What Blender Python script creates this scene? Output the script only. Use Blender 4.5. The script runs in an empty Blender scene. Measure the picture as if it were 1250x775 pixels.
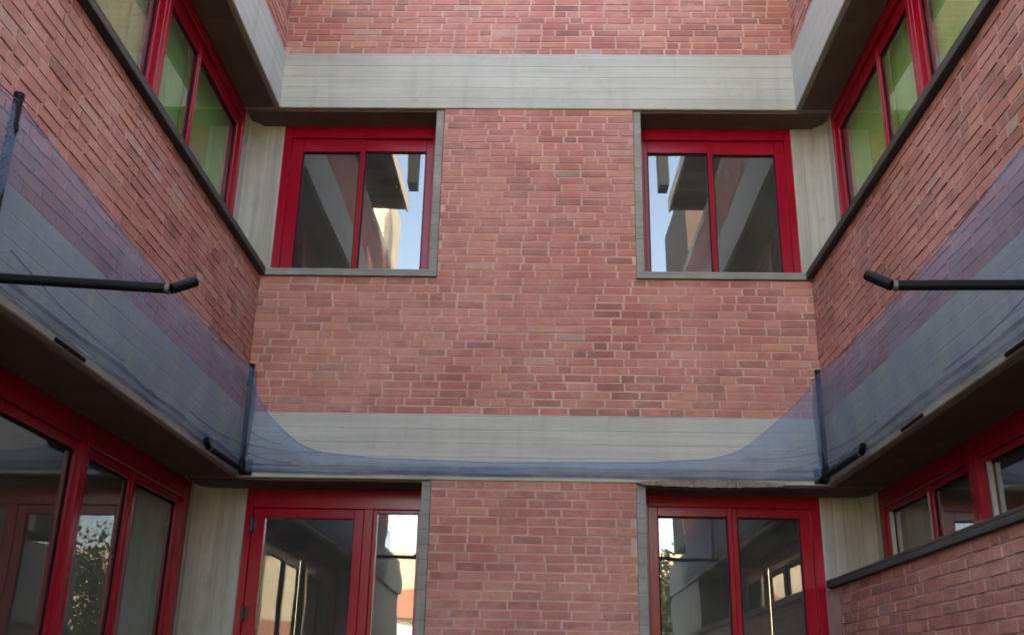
import bpy, bmesh, math, random
from mathutils import Vector, Matrix
random.seed(7)
scene = bpy.context.scene
COL = scene.collection
R = math.radians

# ------------------------------------------------------------------ camera
F_PX, YAW, PITCH, ROLL = 1251.55, 0.0293, 0.3501, 0.0211
CAM = Vector((0.0564, -7.797, 1.6))


def cam_dir(X, Y):
    c, s = math.cos(-ROLL), math.sin(-ROLL)
    X, Y = c * X - s * Y, s * X + c * Y
    x, u, d = X, -Y, 1.0
    c, s = math.cos(PITCH), math.sin(PITCH)
    y, z = c * d - s * u, s * d + c * u
    c, s = math.cos(YAW), math.sin(YAW)
    return Vector((c * x - s * y, s * x + c * y, z))


fwd = cam_dir(0, 0)
rgt = (cam_dir(1, 0) - fwd).normalized()
upv = (cam_dir(0, -1) - fwd).normalized()
cd = bpy.data.cameras.new('camera')
cam = bpy.data.objects.new('camera', cd)
COL.objects.link(cam)
cd.sensor_width = 36
cd.lens = F_PX * 36 / 1250
cd.clip_start, cd.clip_end = 0.05, 3000
m = Matrix((rgt, upv, -fwd)).transposed().to_4x4()
m.translation = CAM
cam.matrix_world = m
scene.camera = cam

# ------------------------------------------------------------------ light
SUN_EL, SUN_AZ = R(35), R(20)          # azimuth measured from +Y towards +X
w = bpy.data.worlds.new('World')
scene.world = w
w.use_nodes = True
nt = w.node_tree
sky = nt.nodes.new('ShaderNodeTexSky')
sky.sky_type = 'NISHITA'
sky.sun_disc = False
sky.sun_elevation = SUN_EL
sky.sun_rotation = SUN_AZ
sky.air_density = 1.0
sky.dust_density = 2.2
sky.ozone_density = 0.6
bg = nt.nodes['Background']
bg.inputs[1].default_value = 0.15
nt.links.new(sky.outputs[0], bg.inputs[0])
sd = bpy.data.lights.new('sun', 'SUN')
sd.energy = 3.2
sd.angle = R(0.53)
sd.color = (1, 0.95, 0.87)
sun = bpy.data.objects.new('sun', sd)
COL.objects.link(sun)
sv = Vector((math.sin(SUN_AZ) * math.cos(SUN_EL), math.cos(SUN_AZ) * math.cos(SUN_EL), math.sin(SUN_EL)))
sun.rotation_euler = (-sv).to_track_quat('-Z', 'Y').to_euler()
sun.location = (0, 0, 30)
vs = scene.view_settings
vs.view_transform = 'Standard'
vs.look = 'None'
vs.gamma = 1
vs.use_curve_mapping = False
vs.exposure = 3.35
vs.use_white_balance = True
vs.white_balance_temperature = 8150
vs.white_balance_tint = 8
scene.cycles.max_bounces = 8
scene.cycles.glossy_bounces = 5
scene.cycles.transparent_max_bounces = 16
scene.cycles.caustics_reflective = False
scene.cycles.caustics_refractive = False
scene.cycles.use_denoising = True
scene.cycles.filter_width = 1.9


# ------------------------------------------------------------------ materials
class NT:
    def __init__(s, name):
        s.m = bpy.data.materials.new(name)
        s.m.use_nodes = True
        s.t = s.m.node_tree
        s.b = s.t.nodes['Principled BSDF']
        s.out = s.t.nodes['Material Output']

    def n(s, typ, **kw):
        nd = s.t.nodes.new(typ)
        for k, v in kw.items():
            if k.startswith('i_'):
                nd.inputs[k[2:].replace('_', ' ')].default_value = v
            else:
                setattr(nd, k, v)
        return nd

    def l(s, a, b):
        s.t.links.new(a, b)

    def pos(s):
        return s.n('ShaderNodeNewGeometry').outputs['Position']

    def mapped(s, scale=(1, 1, 1)):
        mp = s.n('ShaderNodeMapping')
        mp.inputs['Scale'].default_value = scale
        s.l(s.pos(), mp.inputs['Vector'])
        return mp.outputs[0]

    def noise(s, scale, detail=4, rough=0.6, vec=None):
        nd = s.n('ShaderNodeTexNoise')
        nd.inputs['Scale'].default_value = scale
        nd.inputs['Detail'].default_value = detail
        nd.inputs['Roughness'].default_value = rough
        s.l(vec if vec is not None else s.pos(), nd.inputs['Vector'])
        return nd.outputs[0]

    def ramp(s, fac, stops, interp='LINEAR'):
        r = s.n('ShaderNodeValToRGB')
        r.color_ramp.interpolation = interp
        e = r.color_ramp.elements
        while len(e) < len(stops):
            e.new(0.5)
        for k, (p, c) in enumerate(stops):
            e[k].position = p
            e[k].color = (c, c, c, 1) if isinstance(c, (int, float)) else (*c, 1)
        s.l(fac, r.inputs[0])
        return r.outputs[0]

    def mix(s, fac, a, b, blend='MIX'):
        x = s.n('ShaderNodeMix', data_type='RGBA', blend_type=blend)
        for sock, v in ((x.inputs[0], fac), (x.inputs[6], a), (x.inputs[7], b)):
            if isinstance(v, (int, float)):
                sock.default_value = v
            elif isinstance(v, tuple):
                sock.default_value = (*v, 1)
            else:
                s.l(v, sock)
        return x.outputs[2]

    def math(s, op, a, b=0.0):
        x = s.n('ShaderNodeMath', operation=op)
        for sock, v in ((x.inputs[0], a), (x.inputs[1], b)):
            if isinstance(v, (int, float)):
                sock.default_value = v
            else:
                s.l(v, sock)
        return x.outputs[0]

    def bump(s, h, strength=0.3, dist=0.01):
        b = s.n('ShaderNodeBump')
        b.inputs['Strength'].default_value = strength
        b.inputs['Distance'].default_value = dist
        s.l(h, b.inputs['Height'])
        s.l(b.outputs[0], s.b.inputs['Normal'])

    def col(s, c):
        if isinstance(c, tuple):
            s.b.inputs['Base Color'].default_value = (*c, 1)
        else:
            s.l(c, s.b.inputs['Base Color'])

    def rough(s, v):
        if isinstance(v, (int, float)):
            s.b.inputs['Roughness'].default_value = v
        else:
            s.l(v, s.b.inputs['Roughness'])


def mat_brick():
    s = NT('brick')
    at = s.n('ShaderNodeAttribute', attribute_name='rnd')
    oi = s.n('ShaderNodeObjectInfo')
    f = s.math('FRACT', s.math('ADD', at.outputs['Fac'], oi.outputs['Random']))
    base = s.ramp(f, [(0, (.21, .080, .072)), (.05, (.25, .085, .072)), (.22, (.33, .096, .079)), (.5, (.40, .122, .098)),
                      (.74, (.45, .15, .120)), (.9, (.49, .19, .150)), (.97, (.47, .205, .125)), (.99, (.36, .27, .25)), (1, (.22, .10, .09))])
    n1 = s.noise(38, 4, .65)
    c = s.mix(s.math('MULTIPLY', n1, .42), base, (.17, .07, .06))
    # lime bloom and smeared mortar, in drifting patches that cross from brick to brick
    big = s.ramp(s.noise(1.05, 5, .62), [(.38, 0.10), (.64, .9)])
    fine = s.ramp(s.noise(13, 5, .7, s.mapped((.7, .7, 1.5))), [(.34, 0), (.62, 1)])
    c = s.mix(s.math('MULTIPLY', big, s.math('ADD', s.math('MULTIPLY', fine, .72), .2)), c, (.53, .265, .23))
    c = s.mix(s.math('MULTIPLY', s.ramp(s.noise(3.1, 4, .6), [(.55, 0), (.75, 1)]), .3), c, (.20, .105, .09))
    c = s.mix(s.ramp(s.noise(.8, 3, .6, s.mapped((1, 1.6, 1.3))), [(.52, 0), (.7, .35)]), c, (.44, .19, .105))
    c = s.mix(s.ramp(s.noise(5.2, 5, .75), [(.67, 0), (.76, .4)]), c, (.54, .41, .37))
    # run-off streaks
    c = s.mix(s.ramp(s.noise(1, 4, .65, s.mapped((5, 5, .45))), [(.56, 0), (.74, .38)]), c, (.17, .095, .08))
    s.col(c)
    s.rough(.9)
    s.bump(s.math('ADD', n1, s.noise(140, 2)), .6, .005)
    return s.m


def mat_mortar():
    s = NT('mortar')
    c = s.mix(s.noise(9, 5, .6), (.43, .235, .20), (.62, .42, .375))
    c = s.mix(s.ramp(s.noise(1.9, 4, .6), [(.38, 0), (.62, .85)]), c, (.40, .225, .20))
    s.col(c)
    s.rough(.95)
    s.bump(s.noise(120, 3), .5, .004)
    return s.m


def mat_concrete(name, a, b, scale, streak=.5, axis=2, board=.11):
    """board-marked concrete; scale stretches the grain along one axis, boards are laid across `axis`"""
    s = NT(name)
    v = s.mapped(scale)
    grain = s.noise(1, 3, .5, v)
    fine = s.noise(55, 4, .7)
    sep = s.n('ShaderNodeSeparateXYZ')
    s.l(s.pos(), sep.inputs[0])
    co = sep.outputs[axis] if axis == 2 else s.math('ADD', sep.outputs[0], s.math('MULTIPLY', sep.outputs[1], 1.37))
    co = s.math('ADD', s.math('DIVIDE', co, board), s.math('MULTIPLY', s.noise(1.3, 2), .18))
    fr = s.math('FRACT', co)
    idx = s.n('ShaderNodeTexWhiteNoise', noise_dimensions='1D')
    s.l(s.math('FLOOR', co), idx.inputs['W'])
    joint = s.ramp(fr, [(0, 1), (.06, 0), (.95, 0), (1, 1)])
    c = s.mix(s.ramp(grain, [(.3, 0), (.7, 1)]), a, b)
    c = s.mix(s.math('MULTIPLY', idx.outputs['Value'], .2), c, tuple(x * .68 for x in a))
    c = s.mix(s.math('MULTIPLY', joint, s.ramp(s.noise(2.2, 4, .7), [(.4, .04), (.65, .32)])), c, tuple(x * .5 for x in a))
    c = s.mix(s.ramp(s.noise(1.4, 5, .65), [(.45, 0), (.75, streak)]), c, tuple(x * .64 for x in a))
    c = s.mix(s.ramp(s.noise(7, 5, .7), [(.60, 0), (.72, .35)]), c, tuple(x * .5 for x in a))
    c = s.mix(s.ramp(s.noise(1, 4, .6, s.mapped((7, 7, .6))), [(.55, 0), (.75, .3)]), c, (a[0] * .52, a[1] * .47, a[2] * .40))
    c = s.mix(s.math('MULTIPLY', fine, .25), c, tuple(x * .7 for x in b))
    s.col(c)
    s.rough(.88)
    hgt = s.math('SUBTRACT', s.math('ADD', s.math('ADD', s.math('MULTIPLY', grain, 1.2), s.math('MULTIPLY', fine, .5)), s.math('MULTIPLY', idx.outputs['Value'], .7)), s.math('MULTIPLY', joint, 1.2))
    s.bump(hgt, .55, .006)
    return s.m


def mat_red():
    s = NT('red_paint')
    n = s.noise(3, 4, .6)
    c = s.mix(n, (.245, .003, .015), (.33, .0042, .021))
    s.col(c)
    s.rough(s.ramp(s.noise(12, 3), [(.3, .17), (.8, .27)]))
    s.b.inputs['Specular IOR Level'].default_value = .32
    s.bump(s.noise(5, 2), .05, .004)
    return s.m


def mat_plain(name, col, rough=.7, var=.25, scale=8, metallic=0.0, bump=.1):
    s = NT(name)
    n = s.noise(scale, 5, .6)
    s.col(s.mix(n, tuple(x * (1 - var) for x in col), tuple(min(1, x * (1 + var)) for x in col)))
    s.rough(rough)
    s.b.inputs['Metallic'].default_value = metallic
    s.bump(s.noise(scale * 9, 3), bump, .004)
    return s.m


def low_spec(m, v=.2):
    m.node_tree.nodes['Principled BSDF'].inputs['Specular IOR Level'].default_value = v
    return m


def mat_glass(name, base=.19, tint=(.82, .87, .85)):
    s = NT(name)
    s.t.nodes.remove(s.b)
    g = s.n('ShaderNodeBsdfGlossy')
    g.inputs['Roughness'].default_value = 0.004
    g.inputs['Color'].default_value = (.95, .97, 1, 1)
    t = s.n('ShaderNodeBsdfTransparent')
    t.inputs['Color'].default_value = (*tint, 1)
    ge = s.n('ShaderNodeNewGeometry')
    dt = s.n('ShaderNodeVectorMath', operation='DOT_PRODUCT')
    s.l(ge.outputs['Incoming'], dt.inputs[0])
    s.l(ge.outputs['Normal'], dt.inputs[1])
    sch = s.math('POWER', s.math('SUBTRACT', 1.0, s.math('ABSOLUTE', dt.outputs['Value'])), 5.0)
    # slow ripple of the sheet
    b = s.n('ShaderNodeBump')
    b.inputs['Strength'].default_value = .05
    b.inputs['Distance'].default_value = .02
    ob = s.n('ShaderNodeObjectInfo')
    sh = s.n('ShaderNodeVectorMath', operation='SCALE')
    s.l(s.pos(), sh.inputs[0])
    s.l(s.math('ADD', .75, s.math('MULTIPLY', ob.outputs['Random'], .6)), sh.inputs['Scale'])
    s.l(s.noise(2.0, 1, .4, sh.outputs[0]), b.inputs['Height'])
    s.l(b.outputs[0], g.inputs['Normal'])
    fac = s.math('ADD', s.math('MULTIPLY', sch, 1 - base), base)
    fac = s.math('MULTIPLY', fac, s.math('SUBTRACT', 1.0, ge.outputs['Backfacing']))   # one reflection per sheet
    mx = s.n('ShaderNodeMixShader')
    s.l(fac, mx.inputs[0])
    s.l(t.outputs[0], mx.inputs[1])
    s.l(g.outputs[0], mx.inputs[2])
    du = s.n('ShaderNodeBsdfDiffuse')
    du.inputs['Color'].default_value = (.55, .53, .50, 1)
    m2 = s.n('ShaderNodeMixShader')
    s.l(s.ramp(s.noise(2.6, 5, .7), [(.3, .018), (.75, .06)]), m2.inputs[0])
    s.l(mx.outputs[0], m2.inputs[1])
    s.l(du.outputs[0], m2.inputs[2])
    s.l(m2.outputs[0], s.out.inputs[0])
    return s.m


def mat_net(name, lo, hi, col=(.235, .325, .48)):
    s = NT(name)
    s.t.nodes.remove(s.b)
    d = s.n('ShaderNodeBsdfDiffuse')
    tl = s.n('ShaderNodeBsdfTranslucent')
    for x in (d, tl):
        x.inputs['Color'].default_value = (*col, 1)
    m1 = s.n('ShaderNodeMixShader')
    m1.inputs[0].default_value = .35
    s.l(d.outputs[0], m1.inputs[1])
    s.l(tl.outputs[0], m1.inputs[2])
    tr = s.n('ShaderNodeBsdfTransparent')
    a = s.ramp(s.math('ADD', s.math('MULTIPLY', s.noise(2.4, 5, .6), .8), s.math('MULTIPLY', s.noise(1, 3, .6, s.mapped((14, 14, 2.2))), .2)), [(.36, lo), (.64, hi)])
    weave = s.noise(260, 1, .5)
    a = s.math('ADD', a, s.math('MULTIPLY', s.math('SUBTRACT', weave, .5), .5))
    mx = s.n('ShaderNodeMixShader')
    s.l(a, mx.inputs[0])
    s.l(tr.outputs[0], mx.inputs[1])
    s.l(m1.outputs[0], mx.inputs[2])
    s.l(mx.outputs[0], s.out.inputs[0])
    return s.m


def mat_blind(name, col):
    s = NT(name)
    s.t.nodes.remove(s.b)
    n = s.noise(2.5, 4, .6)
    c = s.mix(n, tuple(x * .8 for x in col), tuple(min(1, x * 1.2) for x in col))
    d = s.n('ShaderNodeBsdfDiffuse')
    tl = s.n('ShaderNodeBsdfTranslucent')
    s.l(c, d.inputs['Color'])
    s.l(c, tl.inputs['Color'])
    mx = s.n('ShaderNodeMixShader')
    mx.inputs[0].default_value = .68
    s.l(d.outputs[0], mx.inputs[1])
    s.l(tl.outputs[0], mx.inputs[2])
    s.l(mx.outputs[0], s.out.inputs[0])
    return s.m


def mat_leaf(name, a, b):
    s = NT(name)
    oi = s.n('ShaderNodeAttribute', attribute_name='rnd')
    s.col(s.mix(oi.outputs['Fac'], a, b))
    s.rough(.6)
    return s.m


M = dict(
    brick=mat_brick(), mortar=mat_mortar(),
    conc_x=mat_concrete('board_marked_concrete_x', (.385, .372, .345), (.46, .445, .415), (.8, 22, 22)),
    conc_y=mat_concrete('board_marked_concrete_y', (.385, .372, .345), (.46, .445, .415), (22, .8, 22)),
    conc_z=mat_concrete('board_marked_concrete_z', (.29, .28, .25), (.46, .445, .40), (13, 13, .5), .6, 0, .09),
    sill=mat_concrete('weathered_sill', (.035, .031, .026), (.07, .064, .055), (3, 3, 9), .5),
    sillback=mat_concrete('pale_sill', (.20, .195, .18), (.30, .295, .275), (3, 3, 9), .5),
    red=mat_red(), glass=mat_glass('window_glass'),
    black=low_spec(mat_plain('black_steel', (.0035, .0035, .0045), .55, .4, 20), .15),
    soffit=mat_plain('brown_soffit_shade', (.135, .098, .08), .9, .35, 3, 0, .2),
    alu=mat_plain('bare_aluminium', (.30, .30, .31), .45, .2, 20, .6),
    zinc=mat_plain('dull_zinc', (.10, .10, .11), .5, .2, 20, .5),
    iron=mat_plain('dark_ironwork', (.03, .02, .02), .5, .3, 20),
    net=mat_net('blue_netting', .36, .54), hem=mat_net('bunched_netting', .30, .65, (.13, .17, .32)),
    rope=mat_plain('blue_rope', (.06, .09, .22), .8, .3, 60),
    room=mat_plain('interior_plaster', (.30, .29, .27), .9, .08, 2, 0, .02),
    roomfloor=mat_plain('interior_floor', (.14, .12, .10), .5, .2, 3, 0, .02),
    blind_lime=mat_blind('lime_blind', (.62, .90, .30)),
    blind_green=mat_blind('green_blind', (.44, .70, .27)),
    blind_pale=mat_blind('pale_green_blind', (.72, .78, .52)),
    cream=mat_plain('cream_render', (.66, .58, .44), .9, .1, 3),
    white=mat_plain('white_render', (.72, .71, .68), .9, .07, 3),
    timber=mat_plain('dark_timber', (.075, .045, .032), .75, .35, 9),
    tile=mat_plain('clay_tile', (.33, .15, .09), .85, .25, 12),
    spall=mat_plain('spalled_concrete', (.20, .15, .11), .95, .5, 30, 0, .6),
    paving=mat_plain('concrete_paving', (.055, .052, .048), .9, .2, 2),
    ground=mat_plain('dry_ground', (.11, .105, .065), .95, .3, .35),
    hill=mat_plain('dry_grass_hill', (.50, .42, .28), .95, .4, .12),
    bark=mat_plain('bark', (.10, .075, .055), .9, .35, 20, 0, .5),
    leaf=mat_leaf('leaves', (.02, .04, .012), (.065, .095, .028)),
    leafdry=mat_leaf('dry_leaves', (.09, .10, .03), (.20, .19, .07)),
)


# ------------------------------------------------------------------ helpers
def empty(name, loc=(0, 0, 0)):
    o = bpy.data.objects.new(name, None)
    o.empty_display_size = .3
    o.location = loc
    COL.objects.link(o)
    return o


def tag(o, label, cat=None, group=None, kind=None):
    if label:
        o['label'] = label
    if cat:
        o['category'] = cat
    if group:
        o['group'] = group
    if kind:
        o['kind'] = kind
    return o


def put(o, parent):
    if parent is not None:
        o.parent = parent
        o.matrix_parent_inverse = Matrix.Translation(-abs_loc(parent))
    return o


def abs_loc(o):
    v = Vector(o.location)
    return v      # parents are all placed at the world origin or are meshes in world space


def build(name, bm, mat, parent=None, smooth=False):
    bmesh.ops.recalc_face_normals(bm, faces=bm.faces)
    me = bpy.data.meshes.new(name)
    bm.to_mesh(me)
    bm.free()
    me.materials.append(mat)
    if smooth:
        for p in me.polygons:
            p.use_smooth = True
    o = bpy.data.objects.new(name, me)
    COL.objects.link(o)
    return put(o, parent)


HALF = 2.263


class Wing:
    """u runs along the wall, n out of the wall into the courtyard"""

    def __init__(s, kind):
        s.kind = kind

    def p(s, u, n, z):
        if s.kind == 'back':
            return Vector((u, -n, z))
        if s.kind == 'left':
            return Vector((-HALF + n, -u, z))
        return Vector((HALF - n, -u, z))

    def box(s, bm, u0, u1, n0, n1, z0, z1, bev=0.0):
        vv = [bm.verts.new(s.p(u, n, z)) for u in (u0, u1) for n in (n0, n1) for z in (z0, z1)]
        fs = []
        for q in ((0, 1, 3, 2), (4, 6, 7, 5), (0, 4, 5, 1), (2, 3, 7, 6), (0, 2, 6, 4), (1, 5, 7, 3)):
            fs.append(bm.faces.new([vv[k] for k in q]))
        if bev:
            es = list({e for f in fs for e in f.edges})
            bmesh.ops.bevel(bm, geom=es, offset=bev, segments=1, affect='EDGES')

    def part(s, name, boxes, mat, parent, bev=0.0):
        bm = bmesh.new()
        for b in boxes:
            s.box(bm, *b, bev=bev)
        return build(name, bm, mat, parent)


BACK, LEFT, RIGHT = Wing('back'), Wing('left'), Wing('right')


def tube(bm, a, b, r, seg=12, cap=True):
    a, b = Vector(a), Vector(b)
    q = (b - a).to_track_quat('Z', 'Y')
    rings = []
    for c in (a, b):
        rings.append([bm.verts.new(c + q @ Vector((r * math.cos(2 * math.pi * k / seg), r * math.sin(2 * math.pi * k / seg), 0))) for k in range(seg)])
    for k in range(seg):
        bm.faces.new((rings[0][k], rings[0][(k + 1) % seg], rings[1][(k + 1) % seg], rings[1][k]))
    if cap:
        bm.faces.new(rings[0])
        bm.faces.new(rings[1])


def polytube(bm, pts, r, seg=8):
    pts = [Vector(p) for p in pts]
    rings = []
    for i, c in enumerate(pts):
        d = (pts[min(i + 1, len(pts) - 1)] - pts[max(i - 1, 0)])
        q = d.to_track_quat('Z', 'Y')
        rings.append([bm.verts.new(c + q @ Vector((r * math.cos(2 * math.pi * k / seg), r * math.sin(2 * math.pi * k / seg), 0))) for k in range(seg)])
    for a, b in zip(rings, rings[1:]):
        for k in range(seg):
            bm.faces.new((a[k], a[(k + 1) % seg], b[(k + 1) % seg], b[k]))
    bm.faces.new(rings[0])
    bm.faces.new(rings[-1])


# ------------------------------------------------------------------ levels (metres)
LBB, LBT = 3.116, 3.634          # lower concrete band
SILL = 4.792                     # underside of the upper sills
UBB, UBT = 6.386, 6.946          # upper concrete band
RSILL = 2.376                    # underside of the right-hand ground-floor sill
RU, RL = .30, .42                # window recess, upper and ground floor
COURSE = .0672
LEN = 7.0                        # length of the side wings
LOW = 8.9                        # their ground floors, lengthened out of view to cut low sky light

# ------------------------------------------------------------------ ground
bm = bmesh.new()
bmesh.ops.create_grid(bm, x_segments=2, y_segments=2, size=600)
g = build('ground', bm, M['ground'])
g.location.z = -.02
tag(g, 'dry open ground around the building', kind='structure')
bm = bmesh.new()
for i in range(-3, 3):
    for j in range(-15, 1):
        Wing.box(BACK, bm, i * .755 + .004, i * .755 + .751, -j * .75 - .746 + .75, -j * .75 - .004 + .75, -.015, .012 + random.uniform(-.001, .001))
pv = build('courtyard_paving', bm, M['paving'])
tag(pv, 'grey concrete paving slabs on the courtyard floor', kind='structure')

# ------------------------------------------------------------------ bricks
bw = tag(empty('back_wing'), 'brick building wing closing the far end of the courtyard, facing the viewer', 'building', 'wings around the courtyard')
lw = tag(empty('left_wing'), 'brick building wing on the left with floor-length red glazing below', 'building', 'wings around the courtyard')
rw = tag(empty('right_wing'), 'brick building wing on the right with a brick parapet under its lower windows', 'building', 'wings around the courtyard')
ROOT = {'back': bw, 'left': lw, 'right': rw}
WG = {'back': BACK, 'left': LEFT, 'right': RIGHT}

panels = []      # (wing, u0, u1, z0, z1, depth)


def rows(u0, u1, z0, z1):
    n = max(1, round((z1 - z0) / COURSE))
    h = (z1 - z0) / n
    out = []
    for k in range(n):
        z = z0 + k * h
        x = u0 - random.uniform(0, .21)
        while x < u1:
            ln = .208 if random.random() < .74 else .098
            a, b = max(x, u0 + .002), min(x + ln, u1 - .002)
            if b - a > .03:
                out.append((a, b, z + .0075 + random.uniform(-.002, .002), z + h - .0075 + random.uniform(-.002, .002)))
            x += ln + random.uniform(.013, .020)
    return out


def brick_mesh(seed):
    rr = random.Random(seed)
    me = bpy.data.meshes.new('brick')
    bm = bmesh.new()
    Wing.box(BACK, bm, -.5, .5, -.5, .5, -.5, .5)
    for v in bm.verts:
        v.co.x += rr.uniform(-.012, .012)
        v.co.y += rr.uniform(-.02, .02)
        v.co.z += rr.uniform(-.045, .045)
    bmesh.ops.recalc_face_normals(bm, faces=bm.faces)
    bm.to_mesh(me)
    bm.free()
    me.materials.append(M['brick'])
    return me


BRICK = [brick_mesh(k) for k in range(8)]


def img_size(P):
    v = P - CAM
    d = v.dot(fwd)
    if d < .3:
        return None
    x, y = v.dot(rgt) / d * F_PX, v.dot(upv) / d * F_PX
    if abs(x) > 632 or abs(y) > 396:
        return None
    return F_PX / d


def occluded(kind, u, z):
    return False


PANELS = [
    ('back', -HALF, HALF, UBT, 8.4), ('back', -.80, .84, SILL, UBB), ('back', -HALF, HALF, LBT, SILL), ('back', -.765, .80, .0, LBB),
    ('left', .002, LEN, UBT, 7.7), ('left', .002, LEN, LBT, SILL),
    ('right', .002, LEN, UBT, 7.7), ('right', .002, LEN, LBT, SILL), ('right', .002, LOW, 0, RSILL),
]
for kind in ('back', 'left', 'right'):
    wg, cand = WG[kind], []
    for (k, u0, u1, z0, z1) in PANELS:
        if k != kind:
            continue
        bu0, bu1 = u0, u1
        if kind == 'back' and u0 < -2:
            bu0, bu1 = u0 - .008, u1 + .008
        if kind != 'back':
            bu0 = -.36
        wall = wg.part('brick_wall', [(bu0 + (.003 if kind == 'back' else 0), bu1, -.28 if z1 > 4 else -.33, -.005, z0 + .001, z1 - .001)], M['mortar'], ROOT[kind])
        if kind == 'back' and u0 > -2:
            pass
        for (a, b, c, d) in rows(u0, u1, z0, z1):
            P = wg.p((a + b) / 2, 0, (c + d) / 2)
            sz = img_size(P)
            if sz is not None:
                L = math.hypot(b - a, 0)
                # apparent area: foreshortening from the view direction
                v = (CAM - P).normalized()
                nrm = (wg.p(0, 1, 0) - wg.p(0, 0, 0)).normalized()
                sz = sz * sz * L * abs(v.dot(nrm))
            cand.append((sz if sz is not None else -1, wall, a, b, c, d))
    cand.sort(key=lambda t: -t[0])
    rest = {}
    ax = Matrix.Identity(3) if kind == 'back' else Matrix.Rotation(R(90 if kind == 'left' else -90), 3, 'Z')
    for i, (sz, wall, a, b, c, d) in enumerate(cand):
        off = random.uniform(-.002, .003)
        if i < 300 and sz > 0:
            o = bpy.data.objects.new('brick', BRICK[random.randrange(8)])
            COL.objects.link(o)
            ctr = wg.p((a + b) / 2, -.045 + off, (c + d) / 2)
            rot = ax @ Matrix.Rotation(random.uniform(-.004, .004), 3, 'Y')
            mm = (rot @ Matrix.Diagonal((b - a, .09, d - c))).to_4x4()
            mm.translation = ctr
            o.parent = wall
            o.matrix_basis = mm
        else:
            rest.setdefault(wall, []).append((a, b, c, d, off))
    for wall, lst in rest.items():
        vs_, fs_, rn = [], [], []
        for (a, b, c, d, off) in lst:
            k = len(vs_)
            j = lambda s_: random.uniform(-s_, s_)
            for (u, z) in ((a, c), (b, c), (b, d), (a, d)):
                vs_.append(wg.p(u + j(.0015), off + j(.001), z + j(.0015)))
            for (u, z) in ((a, c), (b, c), (b, d), (a, d)):
                vs_.append(wg.p(u, -.03, z))
            q = [(0, 1, 2, 3), (0, 4, 5, 1), (1, 5, 6, 2), (2, 6, 7, 3), (3, 7, 4, 0)]
            fs_ += [tuple(k + x for x in f) for f in q]
            rn += [random.random()] * 5
        me = bpy.data.meshes.new('brickwork')
        me.from_pydata(vs_, [], fs_)
        at = me.attributes.new('rnd', 'FLOAT', 'FACE')
        at.data.foreach_set('value', rn)
        me.materials.append(M['brick'])
        o = bpy.data.objects.new('brickwork', me)
        COL.objects.link(o)
        o.parent = wall
        tag(o, None, kind='stuff')

# ------------------------------------------------------------------ concrete
for kind, wg in WG.items():
    u0, u1 = ((-HALF - .5, HALF + .5) if kind == 'back' else (.012, LEN))
    mt = M['conc_x'] if kind == 'back' else M['conc_y']
    wg.part('concrete_band', [(u0, u1 if kind == 'back' else LOW, -.52, .012, LBB, LBT)], mt, ROOT[kind], .006)
    wg.part('concrete_band', [(u0, u1, -.42, .012, UBB, UBT)], mt, ROOT[kind], .006)
# dark brown panels added over the windows, deepening the shade of the soffits
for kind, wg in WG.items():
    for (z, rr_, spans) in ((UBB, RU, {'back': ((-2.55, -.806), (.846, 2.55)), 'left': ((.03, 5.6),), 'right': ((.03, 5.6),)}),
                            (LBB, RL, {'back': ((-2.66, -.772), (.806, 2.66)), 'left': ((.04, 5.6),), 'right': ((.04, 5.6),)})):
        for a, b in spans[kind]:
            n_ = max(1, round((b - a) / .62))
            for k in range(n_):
                wg.part('soffit_shade_panel', [(a + (b - a) * k / n_ + .002, a + (b - a) * (k + 1) / n_ - .002, -rr_ + .004, -.034, z - .012 - .001 * (k % 2), z - .0005)], M['soffit'], ROOT[kind])
# corner piers (the re-entrant corners between the windows)
for sgn, nm in ((-1, 'left'), (1, 'right')):
    for (z0, z1, r, e, f) in ((0, LBB - .001, RL, .22, 2.292), (SILL, UBB - .001, RU, .05, 2.272)):
        bm = bmesh.new()
        a, b = sorted((sgn * (HALF + r), sgn * 3.1))
        BACK.box(bm, a, b, -.6, -e, z0, z1, bev=.008)
        a, b = sorted((sgn * f, sgn * (HALF + r)))
        BACK.box(bm, a, b, -.6, -r, z0, z1, bev=.008)
        # splayed face across the inner corner
        cx, cy, k = sgn * (HALF + r), r, .105
        tri = [(cx - sgn * k, cy + .001), (cx + sgn * .001, cy - k * 1.15), (cx + sgn * .001, cy + .001)]
        lo = [bm.verts.new((x, y, z0)) for x, y in tri]
        hi = [bm.verts.new((x, y, z1)) for x, y in tri]
        bm.faces.new(lo)
        bm.faces.new(hi)
        for q in range(3):
            bm.faces.new((lo[q], lo[(q + 1) % 3], hi[(q + 1) % 3], hi[q]))
        build('corner_pier', bm, M['conc_z'], bw)
# end piers of the side wings
for kind in ('left', 'right'):
    WG[kind].part('end_pier', [(5.74, LOW - .001, -.5, -.02, 0, LBB - .001)] if kind == 'left' else [(5.74, LOW - .001, -.5, -.02, RSILL + .07, LBB - .001)], M['conc_z'], ROOT[kind], .01)
    WG[kind].part('end_pier', [(5.72, LEN - .001, -.5, -.02, SILL + .07, UBB - .001)], M['conc_z'], ROOT[kind], .01)

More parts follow.
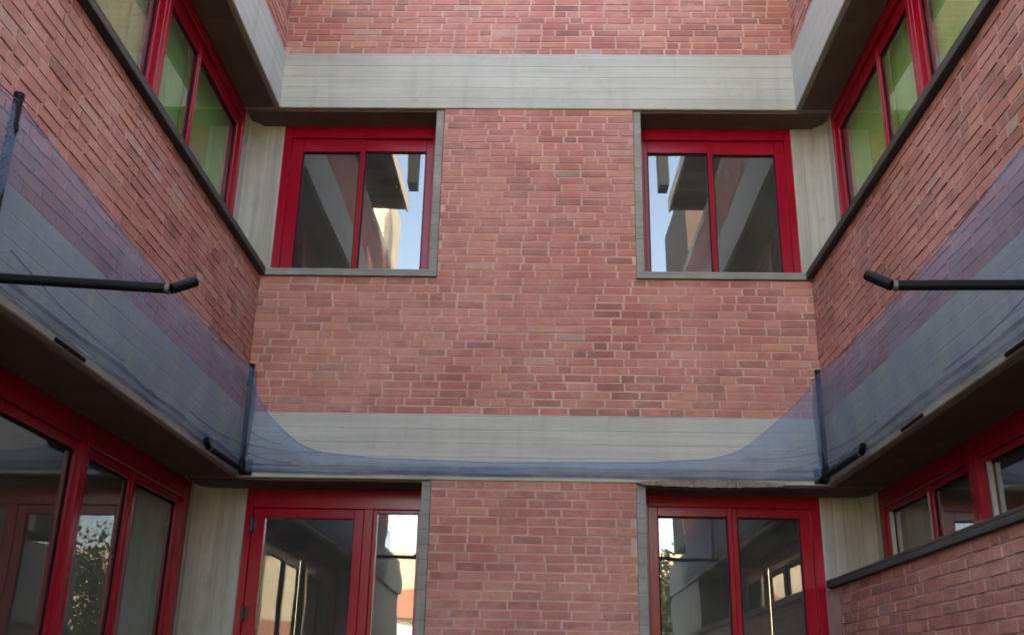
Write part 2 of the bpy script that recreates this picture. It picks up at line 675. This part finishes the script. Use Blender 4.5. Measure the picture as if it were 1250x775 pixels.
# rough spalled underside of the lower band above the right-hand glazing
bm = bmesh.new()
N = 46
top, bot = [], []
for k in range(N + 1):
    t = k / N
    u = .82 + t * 1.12
    sag = math.sin(math.pi * t) ** .5
    top.append((u, LBB + .005 + .022 * sag * random.uniform(.85, 1.1)))
    bot.append((u, LBB - .010 - .022 * sag * random.uniform(.7, 1.1)))
for k in range(N):
    q = [(top[k], .016), (top[k + 1], .016), (bot[k + 1], .02 + random.uniform(0, .03)), (bot[k], .02 + random.uniform(0, .03))]
    fr = [bm.verts.new(BACK.p(a[0], n, a[1])) for a, n in q]
    bk = [bm.verts.new(BACK.p(a[0], -.12, a[1])) for a, n in q]
    bm.faces.new(fr)
    for i in range(4):
        bm.faces.new((fr[i], bk[i], bk[(i + 1) % 4], fr[(i + 1) % 4]))
o = build('spalled_edge', bm, M['spall'], bw)
tag(o, 'rough dark crumbling strip along the underside of the lower concrete band')


# ------------------------------------------------------------------ windows
def ring(wg, bm, u0, u1, n0, n1, z0, z1, l, r, t, b, bev=.004):
    wg.box(bm, u0, u0 + l, n0, n1, z0, z1, bev)
    wg.box(bm, u1 - r, u1, n0, n1, z0, z1, bev)
    wg.box(bm, u0 + l, u1 - r, n0, n1 - .001, z1 - t, z1, bev)
    if b:
        wg.box(bm, u0 + l, u1 - r, n0, n1 - .001, z0, z0 + b, bev)


def window(kind, u0, u1, z0, z1, r, outer, sashes, sash, name='window', label=None, tilt=None):
    """outer: widths (l, r, t, b) of the fixed frame; sashes: list of (u0, u1); sash: (l, r, t, b) per sash"""
    wg = WG[kind]
    bm = bmesh.new()
    ring(wg, bm, u0, u1, -r - .12, -r, z0, z1, *outer)
    # posts of the fixed frame between sashes
    for (a, b), (c, d) in zip(sashes, sashes[1:]):
        if c - b > .01:
            wg.box(bm, b, c, -r - .12, -r - .002, z0 + outer[3], z1 - outer[2], .004)
    win = build(name, bm, M['red'], ROOT[kind])
    if label:
        win['label'] = label
    for i, (a, b) in enumerate(sashes):
        l, rr, t, bt = sash[i]
        bm = bmesh.new()
        ring(wg, bm, a, b, -r - .085, -r - .028 - .006 * i, z0 + outer[3] - .002, z1 - outer[2] + .002, l, rr, t, bt)
        build('sash', bm, M['red'], win)
        bm = bmesh.new()
        ring(wg, bm, a + l - .004, b - rr + .004, -r - .060 - .002 * i, -r - .048 - .002 * i, z0 + outer[3] + bt - .006, z1 - outer[2] - t + .006, .014, .014, .016, .014, 0)
        build('gasket', bm, M['black'], win)
        wg.part('pane', [(a + l - .006, b - rr + .006, -r - .064 - .002 * i, -r - .058 - .002 * i, z0 + outer[3] + bt - .008, z1 - outer[2] - t + .008)], M['glass'], win)
    return win


# upper back windows
wl = window('back', -2.272, -.872, SILL + .062, UBB - .001, RU, (.07, .05, .12, .05), [(-2.202, -1.555), (-1.555, -.922)],
            [(.105, .022, .13, .05), (.022, .06, .12, .05)])
BACK.part('sill', [(-2.66, -.80, -.36, .03, SILL, SILL + .06)], M['sillback'], wl, .004)
BACK.part('jamb_lining', [(-.87, -.803, -RU - .1, -.02, SILL + .061, UBB - .001)], M['sillback'], wl, .003)
wr = window('back', .912, 2.272, SILL + .062, UBB - .001, RU, (.05, .06, .12, .05), [(.962, 1.553), (1.553, 2.212)],
            [(.035, .022, .12, .05), (.022, .085, .13, .05)])
BACK.part('sill', [(.84, 2.66, -.36, .03, SILL, SILL + .06)], M['sillback'], wr, .004)
BACK.part('jamb_lining', [(.843, .91, -RU - .1, -.02, SILL + .061, UBB - .001)], M['sillback'], wr, .003)

# ground floor, back wall: door with sidelight on the left
door = bmesh.new()
ring(BACK, door, -2.292, -.842, -RL - .12, -RL, .02, LBB - .001, .06, .035, .16, .0)
BACK.box(door, -1.335, -1.262, -RL - .12, -RL - .002, .02, LBB - .16, .004)
door = build('door_frame', door, M['red'], bw)
bm = bmesh.new()
ring(BACK, bm, -2.230, -1.338, -RL - .075, -RL - .012, .03, LBB - .165, .10, .075, .075, .22)
leaf = build('door', bm, M['red'], bw)
tag(leaf, 'red door leaf with one tall pane')
BACK.part('pane', [(-2.136, -1.407, -RL - .046, -RL - .040, .24, LBB - .234)], M['glass'], leaf)
for z in (.45, 2.08, 2.76):
    bm = bmesh.new()
    tube(bm, (-2.226, RL - .012, z), (-2.226, RL - .012, z + .11), .017, 10)
    BACK.box(bm, -2.245, -2.19, -RL - .004, -RL + .004, z + .01, z + .10)
    build('hinge', bm, M['iron'], leaf)
bm = bmesh.new()
tube(bm, (-1.375, RL - .01, 1.05), (-1.375, RL - .07, 1.05), .011, 10)
tube(bm, (-1.375, RL - .065, 1.05), (-1.49, RL - .065, 1.05), .010, 10)
BACK.box(bm, -1.395, -1.355, -RL - .012, -RL - .006, .95, 1.13)
build('handle', bm, M['alu'], leaf)
bm = bmesh.new()
ring(BACK, bm, -1.262, -.877, -RL - .085, -RL - .03, .03, LBB - .16, .03, .03, .03, .08)
sl = build('sidelight', bm, M['red'], bw)
BACK.part('pane', [(-1.237, -.902, -RL - .066, -RL - .060, .10, LBB - .185)], M['glass'], sl)
BACK.part('jamb_lining', [(-.838, -.768, -RL - .1, -.02, 0, LBB - .001)], M['sillback'], door, .003)

# ground floor, back wall: two-pane glazing on the right
gl = window('back', .879, 2.292, .02, LBB - .001, RL, (.055, .075, .10, .06), [(.934, 1.60), (1.60, 2.217)],
            [(.075, .04, .075, .10), (.04, .085, .075, .10)], name='window')
BACK.part('jamb_lining', [(.803, .875, -RL - .1, -.02, 0, LBB - .001)], M['sillback'], gl, .003)

# side windows, upper floor
for kind in ('left', 'right'):
    for i in range(3):
        a = -.05 + 1.9 * i
        b = a + 1.9
        mu = a + 1.14
        wn = window(kind, a, b - .002, SILL + .062, UBB - .001, RU, (.055, .055, .11, .05), [(a + .055, mu), (mu, b - .057)],
                    [(.05, .022, .10, .05), (.022, .05, .10, .05)])
    WG[kind].part('sill', [(.033, LEN, -.36, .05, SILL, SILL + .06)], M['sill'], ROOT[kind], .004)
# side windows, ground floor
for i in range(3):
    a, b = (-.22, 1.73) if i == 0 else (1.73 + 2 * (i - 1), 3.73 + 2 * (i - 1))
    mu = .89 if i == 0 else a + 1.05
    window('left', a, b - .002, .02, LBB - .001, RL, (.12 if i == 0 else .05, .05, .15, .06), [(a + (.12 if i == 0 else .05), mu), (mu, b - .052)],
           [(.08 if i == 0 else .04, .045, .06, .12), (.045, .04, .06, .12)])
    a, b = (-.2, 1.58) if i == 0 else (1.58 + 2.05 * (i - 1), 3.63 + 2.05 * (i - 1))
    mu = .79 if i == 0 else a + 1.05
    w3 = window('right', a, b - .002, RSILL + .062, LBB - .001, RL, (.11 if i == 0 else .06, .06, .14, .03), [(a + (.11 if i == 0 else .06), mu), (mu, b - .062)],
                [(.045, .022, .04, .02), (.022, .045, .04, .02)])
    # bare metal glazing beads
    for uu in (mu - .030, a + .16):
        RIGHT.part('glazing_bead', [(uu, uu + .014, -RL - .05, -RL - .02, RSILL + .10, LBB - .18)], M['alu'], w3)
RIGHT.part('sill', [(-.20, LOW, -.5, .03, RSILL, RSILL + .06)], M['sill'], rw, .004)

# ------------------------------------------------------------------ rooms behind the glass
def room(kind, u0, u1, n0, n1, z0, z1, outer=False):
    wg = WG[kind]
    wg.part('room_floor', [(u0, u1, n1, n0, z0, z0 + .02)], M['roomfloor'], ROOT[kind])
    wg.part('room_ceiling', [(u0, u1, n1, n0, z1 - .02, z1)], M['room'], ROOT[kind])
    if outer:      # unseen opening added in the far wall so daylight backs the blinds
        wg.part('room_wall', [(u0, u1, n1 - .2, n1, z0 - .02, z0 + .75), (u0, u1, n1 - .2, n1, z1 - .2, z1 + .02)], M['room'], ROOT[kind])
        for k in range(6):
            wg.part('outer_mullion', [(u0 + k * 1.3, u0 + k * 1.3 + .09, n1 - .15, n1 - .05, z0 + .75, z1 - .2)], M['red'], ROOT[kind])
    else:
        wg.part('room_wall', [(u0, u1, n1 - .2, n1, z0 - .02, z1 + .02)], M['room'], ROOT[kind])
    wg.part('room_wall', [(u0 - .2, u0 - .001, n1, n0, z0 - .02, z1 + .02)], M['room'], ROOT[kind])
    wg.part('room_wall', [(u1 + .001, u1 + .2, n1, n0, z0 - .02, z1 + .02)], M['room'], ROOT[kind])


for z0, z1 in ((-.012, LBB - .004), (LBT + .004, UBB - .004)):
    room('back', -2.9, 2.9, -.62, -5.2, z0, z1)
    room('left', -.02, LEN - .25, -.56, -4.8, z0, z1, z0 > 1)
    room('right', -.02, LEN - .25, -.56, -4.8, z0, z1, z0 > 1)

# ------------------------------------------------------------------ roofs
BACK.part('sun_block_storey', [(-8.2, 8.2, -5.6, -.4, 8.402, 10.3)], M['cream'], bw)  # unseen storey added to keep direct sun out of the courtyard
BACK.part('attic_wall', [(-8.2, 8.2, -5.6, -.43, UBT + .002, 8.401)], M['cream'], bw)
for kind in ('left', 'right'):
    wg = WG[kind]
    wg.part('roof_slab', [(.01, LEN, -5.3, -.015, 7.701, 7.86)], M['conc_y'], ROOT[kind])
    wg.part('attic_wall', [(.01, LEN, -5.3, -.30, UBT + .002, 7.70)], M['cream'], ROOT[kind])
    wg.part('clerestory_wall', [(.01, 4.3, -5.2, -.10, 7.861, 8.0)], M['timber'], ROOT[kind])
    e = wg.part('eave', [(.0, 4.55, -5.4, .40, 8.001, 8.05)], M['timber'], ROOT[kind])
    wg.part('fascia', [(.0, 4.56, .401, .425, 7.97, 8.16)], M['cream'], e)
    for k in range(9):
        wg.part('rafter', [(.2 + k * .5, .27 + k * .5, -.09, .39, 7.88, 8.0)], M['timber'], e)
    wg.part('rain_hopper', [(4.35, 4.62, .426, .56, 8.30, 9.6)], M['black'], e)
    if kind == 'left':
        wg.part('stair_tower', [(5.85, 6.98, -3.0, -.03, 7.862, 8.95)], M['cream'], ROOT[kind])
    else:
        wg.part('stair_tower', [(5.85, 7.24, -3.0, -.03, 7.862, 9.3)], M['timber'], ROOT[kind])  # dark colour stands in for shade on the sunlit end face
        wg.part('stair_tower', [(7.26, 8.4, -3.0, -.03, LBT + .161, 9.3)], M['timber'], ROOT[kind])
    wg.part('outer_wall', [(.02, LEN, -5.4, -5.1, 0, LBT + .7), (.02, LEN, -5.4, -5.1, UBB - .2, 7.70)], M['cream'], ROOT[kind])  # upper gap added to pass daylight through the rooms to the blinds
    wg.part('end_wall', [(LEN - .02, LEN + .25, -5.4, -.02, LBT + .17, 7.70)], M['cream'], ROOT[kind])
    wg.part('terrace_slab', [(LEN - .3, LOW, -5.4, -.521, LBT - .2, LBT + .16)], M['conc_y'], ROOT[kind])
    wg.part('end_wall', [(LOW - .25, LOW - .005, -5.4, -.501, 0, LBT - .201)], M['cream'], ROOT[kind])

# ------------------------------------------------------------------ green blinds behind the upper side windows
pos_words = ['farthest pane', 'second pane from the back wall', 'third pane from the back wall', 'fourth pane from the back wall']
tone = {'left': ['green', 'green', 'pale', 'pale'], 'right': ['lime', 'lime', 'lime', 'lime']}
for kind in ('left', 'right'):
    for i in range(4):
        a = -.05 + 1.9 * (i // 2)
        u0, u1 = (a + .08, a + 1.12) if i % 2 == 0 else (a + 1.16, a + 1.84)
        bm = bmesh.new()
        n = 28
        for k in range(n):
            q = []
            for kk in (k, k + 1):
                u = u0 + (u1 - u0) * kk / n
                nn = -RU - .135 + .012 * math.sin(kk * 1.9 + i) + random.uniform(-.002, .002)
                q.append((u, nn))
            zt, zb = UBB - .03, SILL + .08
            vv = [bm.verts.new(WG[kind].p(q[0][0], q[0][1], zb)), bm.verts.new(WG[kind].p(q[1][0], q[1][1], zb)),
                  bm.verts.new(WG[kind].p(q[1][0], q[1][1], zt)), bm.verts.new(WG[kind].p(q[0][0], q[0][1], zt))]
            bm.faces.new(vv)
        bmesh.ops.remove_doubles(bm, verts=bm.verts, dist=.0035)
        bmesh.ops.solidify(bm, geom=bm.faces[:], thickness=.003)
        o = build('window_blind', bm, M['blind_' + tone[kind][i]], None, True)
        word = {'green': 'dark green', 'pale': 'pale green', 'lime': 'lime green'}[tone[kind][i]]
        tag(o, f'{word} blind behind the {pos_words[i]} of the {kind} upper windows', 'blind', 'green blinds in the upper side windows')

# ------------------------------------------------------------------ blue net on steel brackets
POST_TOP = 3.96


def bracket(name_label, x, y, arm_dir, tip):
    sx = -1 if x < 0 else 1
    root = empty('net_bracket', (0, 0, 0))
    tag(root, name_label, 'bracket', 'brackets holding the blue net')
    bm = bmesh.new()
    tube(bm, (x, y, LBB + .005), (x, y, POST_TOP), .0205, 14)
    po = build('post', bm, M['black'], root, False)
    bm = bmesh.new()
    tube(bm, (x, y, POST_TOP - .002), (x, y, POST_TOP + .02), .0235, 14)
    build('cap', bm, M['black'], po)
    bm = bmesh.new()
    tube(bm, (x, y, POST_TOP - .16), (x, y, POST_TOP - .13), .025, 14)
    build('collar', bm, M['black'], po)
    z = LBB + (.012 if abs(arm_dir[1]) < .2 else .03) + (.015 if x > 0 else 0)
    A = Vector((x, y, z))
    B = A + Vector(arm_dir)
    bm = bmesh.new()
    tube(bm, A, B, .0215, 14)
    ar = build('arm', bm, M['black'], root)
    bm = bmesh.new()
    d = Vector(arm_dir).normalized()
    tube(bm, B - d * .012, B + d * .004, .0235, 14)
    build('joint_ring', bm, M['zinc'], ar)
    bm = bmesh.new()
    polytube(bm, [B + d * .01, B + d * .012 + Vector(tip) * .1, B + d * .015 + Vector(tip) * 1.25], .0225, 12)
    build('arm_tip', bm, M['black'], ar)
    bm = bmesh.new()
    q = BACK if abs(arm_dir[1]) > .1 else (LEFT if sx < 0 else RIGHT)
    if abs(arm_dir[1]) > .1:
        BACK.box(bm, x - .05, x + .05, .013, .022, LBB + .01, LBB + .13)
        tube(bm, (x, -.015, z), (x, y, z), .02, 10)
    else:
        q.box(bm, -y - .06, -y + .06, .013, .022, LBB + .01, LBB + .13)
        tube(bm, (sx * (HALF - .015), y, z), (x, y, z), .02, 10)
    build('base_plate', bm, M['black'], root)
    return root


bracket('black bracket with upright post in the far left corner', -2.2, -.15, (0, -.80, -.015), (0, -.05, .03))
bracket('black bracket with upright post in the far right corner', 2.2, -.17, (0, -.86, -.02), (0, -.04, .03))
bracket('black bracket on the left wall with a long arm reaching into the courtyard', -2.2, -4.02, (.74, .08, -.01), (.05, .06, .05))
bracket('black bracket on the right wall with a long arm reaching into the courtyard', 2.2, -4.02, (-.72, .09, .025), (-.05, .06, .06))

net = tag(empty('safety_net'), 'translucent blue net strung along three walls over the lower concrete band', 'net')


def lerp_curve(pts, t):
    for (a, va), (b, vb) in zip(pts, pts[1:]):
        if t <= b:
            f = (t - a) / (b - a)
            f = f * f * (3 - 2 * f) if False else f
            return va + (vb - va) * f
    return pts[-1][1]


from mathutils import noise as mn


def net_panel(wg, u0, u1, topf, nb, ntf, nu, nv, hem):
    bm = bmesh.new()
    grid = []
    for i in range(nu + 1):
        u = u0 + (u1 - u0) * i / nu
        zt = topf(u)
        zb = LBB + .035 + .008 * math.sin(u * 9.0)
        col = []
        for j in range(nv + 1):
            t = j / nv
            nn = nb + (ntf(u) - nb) * t + .035 * math.sin(math.pi * t) + .02 * mn.noise(Vector((u * 2.2, t * 2.5, nb * 7 + 3)))
            nn = max(nn, .02)
            col.append(bm.verts.new(wg.p(u, nn, zb + (zt - zb) * t + .012 * mn.noise(Vector((u * 3, t * 4, 9))))))
        grid.append(col)
    for i in range(nu):
        for j in range(nv):
            bm.faces.new((grid[i][j], grid[i + 1][j], grid[i + 1][j + 1], grid[i][j + 1]))
    build('net_panel', bm, M['net'], net, True)
    # top border cord
    bm = bmesh.new()
    polytube(bm, [c[-1].co if False else p for p, c in zip([wg.p(u0 + (u1 - u0) * i / nu, max(.02, ntf(u0 + (u1 - u0) * i / nu)), topf(u0 + (u1 - u0) * i / nu)) for i in range(nu + 1)], grid)], .003, 6)
    build('border_cord', bm, M['rope'], net, True)
    # bunched hems above the lower edge
    for (h0, h1, off, seed) in hem:
        bm = bmesh.new()
        prev = None
        for i in range(nu * 2 + 1):
            u = u0 + .02 + (u1 - u0 - .04) * i / (nu * 2)
            wob = mn.noise(Vector((u * 1.7, seed, 0)))
            wob2 = mn.noise(Vector((u * 6.0, seed + 5, 0)))
            za = LBB + h0 + .010 * wob
            zb_ = LBB + h1 + .022 * wob + .006 * wob2
            ring_ = [bm.verts.new(wg.p(u, off, za)), bm.verts.new(wg.p(u, off + .022 + .012 * wob2, (za * .6 + zb_ * .4))), bm.verts.new(wg.p(u, off + .006, zb_))]
            if prev:
                for q in range(2):
                    bm.faces.new((prev[q], ring_[q], ring_[q + 1], prev[q + 1]))
            prev = ring_
        build('bunched_hem', bm, M['hem'], net, True)


def side_top(u):
    base = 3.895
    if u < .15:
        return 3.93
    if u < 4.02:
        t = (u - .15) / 3.87
        return 3.935 - .30 * t * (1 - t) + 0 * base
    t = min(1, (u - 4.02) / 2.9)
    return 3.935 - .2 * t * (1 - t) - .1 * t


def left_back(u):
    L = [(-2.24, 3.93), (-2.113, 3.655), (-1.933, 3.474), (-1.782, 3.36), (-1.656, 3.31), (-1.25, 3.272), (-.3, 3.25), (.946, 3.268),
         (1.382, 3.30), (1.603, 3.365), (1.766, 3.495), (1.965, 3.66), (2.138, 3.84), (2.24, 3.94)]
    s = 0
    for k in (-.06, -.03, 0, .03, .06):
        s += lerp_curve(L, min(2.239, max(-2.239, u + k)))
    return s / 5


hemS = [(.028, .05, .03, 1.3), (.075, .098, .045, 7.7)]
net_panel(LEFT, .06, 6.9, side_top, .04, lambda u: .075, 90, 8, hemS)
net_panel(RIGHT, .06, 6.9, side_top, .04, lambda u: .075, 90, 8, [(a, b, c, d + 20) for a, b, c, d in hemS])
net_panel(BACK, -2.2, 2.2, left_back, .04, lambda u: .04 + .06 * (abs(u) / 2.2) ** 6, 90, 8, [(.028, .055, .03, 3.1), (.085, .10, .04, 13.3)])
# drawn folds running out of the corner posts
for sg in (-1, 1):
    for (x0, z0, x1, z1) in ((2.21, 3.36, 1.62, 3.30), (2.21, 3.30, 1.85, 3.22), (2.2, 3.47, 1.93, 3.36)):
        bm = bmesh.new()
        polytube(bm, [(sg * (x0 + (x1 - x0) * t / 8), -.085 + .02 * t / 8, z0 + (z1 - z0) * t / 8 - .02 * math.sin(math.pi * t / 8)) for t in range(9)], .0035, 6)
        build('fold', bm, M['hem'], net, True)
    for (u0, z0, u1, z1) in ((.12, 3.33, 1.5, 3.24), (.12, 3.26, .9, 3.19), (3.9, 3.3, 2.6, 3.22)):
        wg = LEFT if sg < 0 else RIGHT
        bm = bmesh.new()
        polytube(bm, [wg.p(u0 + (u1 - u0) * t / 10, .095, z0 + (z1 - z0) * t / 10 - .03 * math.sin(math.pi * t / 10)) for t in range(11)], .0035, 6)
        build('fold', bm, M['hem'], net, True)
# steel flats that pin the lower edge of the net
for wg, us in ((LEFT, ((2.9, 3.24), (5.2, 5.5))), (RIGHT, ((1.70, 2.06), (3.16, 3.45), (5.1, 5.4)))):
    for a, b in us:
        wg.part('pinning_bar', [(a, b, .014, .026, LBB + .006, LBB + .026)], M['black'], net, .003)

# ------------------------------------------------------------------ what the panes mirror: the open side behind the viewer
bm = bmesh.new()
nx, ny = 80, 40
gr = []
for i in range(nx + 1):
    row = []
    for j in range(ny + 1):
        x = -160 + 320 * i / nx
        y = -24 - 130 * (j / ny) ** 1.3
        t = min(1, (-y - 24) / 75)
        h = 15 * (t * t * (3 - 2 * t)) + 2.2 * mn.noise(Vector((x * .03, y * .04, 1))) * t + .5 * mn.noise(Vector((x * .22, y * .22, 4))) * min(1, t * 5)
        row.append(bm.verts.new((x, y, h - .03)))
    gr.append(row)
for i in range(nx):
    for j in range(ny):
        bm.faces.new((gr[i][j], gr[i + 1][j], gr[i + 1][j + 1], gr[i][j + 1]))
h = build('hill', bm, M['hill'], None, True)
tag(h, 'sunlit dry grassy hillside mirrored in the panes', kind='structure')


def tree(x, y, z, ht, rad, label, mat, seed):
    rr = random.Random(seed)
    root = tag(empty('tree', (0, 0, 0)), label, 'tree', 'trees behind the viewer')
    bm = bmesh.new()
    pts = [Vector((x, y, z))]
    for k in range(1, 5):
        pts.append(Vector((x + rr.uniform(-.12, .12) * k, y + rr.uniform(-.12, .12) * k, z + ht * .14 * k)))
    for k, (a, b) in enumerate(zip(pts, pts[1:])):
        q = .16 * (1 - .18 * k)
        tube(bm, a, b, q, 8)
    for k in range(7):
        a = pts[rr.randrange(2, 5)]
        an = rr.uniform(0, 6.28)
        tube(bm, a, a + Vector((math.cos(an) * rad * .6, math.sin(an) * rad * .6, rr.uniform(.2, .5) * ht)), .045, 6)
    build('trunk', bm, M['bark'], root)
    vs_, fs_, rn = [], [], []
    cl = []
    for k in range(46):
        d = Vector((rr.gauss(0, 1), rr.gauss(0, 1), rr.gauss(0, 1))).normalized() * rr.uniform(.35, 1)
        cl.append((Vector((x + d.x * rad, y + d.y * rad, z + ht * .64 + d.z * ht * .36)), rr.uniform(.25, .5) * rad, rr.random()))
    for c, cr, cv in cl:
        for k in range(210):
            d = Vector((rr.gauss(0, 1), rr.gauss(0, 1), rr.gauss(0, .8))).normalized() * cr * rr.uniform(.5, 1.05)
            s_ = rr.uniform(.05, .10)
            a = Vector((rr.gauss(0, 1), rr.gauss(0, 1), rr.gauss(0, 1))).normalized()
            b = a.orthogonal().normalized()
            p = c + d
            i0 = len(vs_)
            vs_ += [p - a * s_, p + b * s_ * .5, p + a * s_, p - b * s_ * .5]
            fs_.append((i0, i0 + 1, i0 + 2, i0 + 3))
            rn.append(min(1, max(0, cv * .6 + rr.random() * .5)))
    me = bpy.data.meshes.new('crown')
    me.from_pydata(vs_, [], fs_)
    at = me.attributes.new('rnd', 'FLOAT', 'FACE')
    at.data.foreach_set('value', rn)
    me.materials.append(mat)
    o = bpy.data.objects.new('crown', me)
    COL.objects.link(o)
    put(o, root)


tree(-8.6, -19, 0, 5.4, 2.4, 'dark leafy tree nearest the left wing, beyond the open side', M['leaf'], 1)
tree(4.1, -17.5, 0, 5.2, 2.1, 'dark leafy tree nearest the right wing, beyond the open side', M['leaf'], 2)
tree(-13.8, -20, 0, 6.2, 2.6, 'tall dark tree added farthest to the left to block low sky', M['leaf'], 6)  # this and the next two are added to screen low sky light
tree(9.0, -19, 0, 5.8, 2.5, 'broad dark tree added between two others on the right to block low sky', M['leaf'], 7)
tree(14.0, -20, 0, 6.4, 2.6, 'tall dark tree added farthest to the right to block low sky', M['leaf'], 8)
tree(-3.4, -34, .1, 3.4, 1.7, 'low olive bush-like tree at the foot of the hill', M['leafdry'], 3)
tree(1.0, -46, 1.5, 4.5, 2.2, 'olive tree part way up the hillside', M['leafdry'], 5)

hs = tag(empty('pale_house'), 'low pale house below the hillside with a tiled roof', 'house')
H = Wing('back')


def hbox(name, x0, x1, y0, y1, z0, z1, mat, par):
    return H.part(name, [(x0, x1, -y1, -y0, z0, z1)], mat, par)


hw = hbox('wall', -10.5, -4.2, -42, -36, -.05, 4.4, M['white'], hs)
hbox('wall', 5.0, 9.0, -40, -35, -.05, 3.2, M['cream'], hs)
bm = bmesh.new()
for (x0, x1, y0, y1, z, hh) in ((-10.9, -3.8, -42.4, -35.6, 4.4, 1.5), (4.7, 9.3, -40.3, -34.7, 3.2, 1.1)):
    ym = (y0 + y1) / 2
    v = [bm.verts.new(p) for p in ((x0, y0, z), (x1, y0, z), (x1, y1, z), (x0, y1, z), (x0, ym, z + hh), (x1, ym, z + hh))]
    for q in ((0, 1, 5, 4), (3, 4, 5, 2), (0, 4, 3), (1, 2, 5), (0, 3, 2, 1)):
        bm.faces.new([v[k] for k in q])
build('roof', bm, M['tile'], hs)
for k in range(3):
    a = -9.9 + k * 2.0
    f = hbox('window', a, a + .9, -36.02, -35.97, 1.6, 2.9, M['timber'], hs)
    hbox('pane', a + .08, a + .82, -35.968, -35.962, 1.7, 2.8, M['glass'], f)
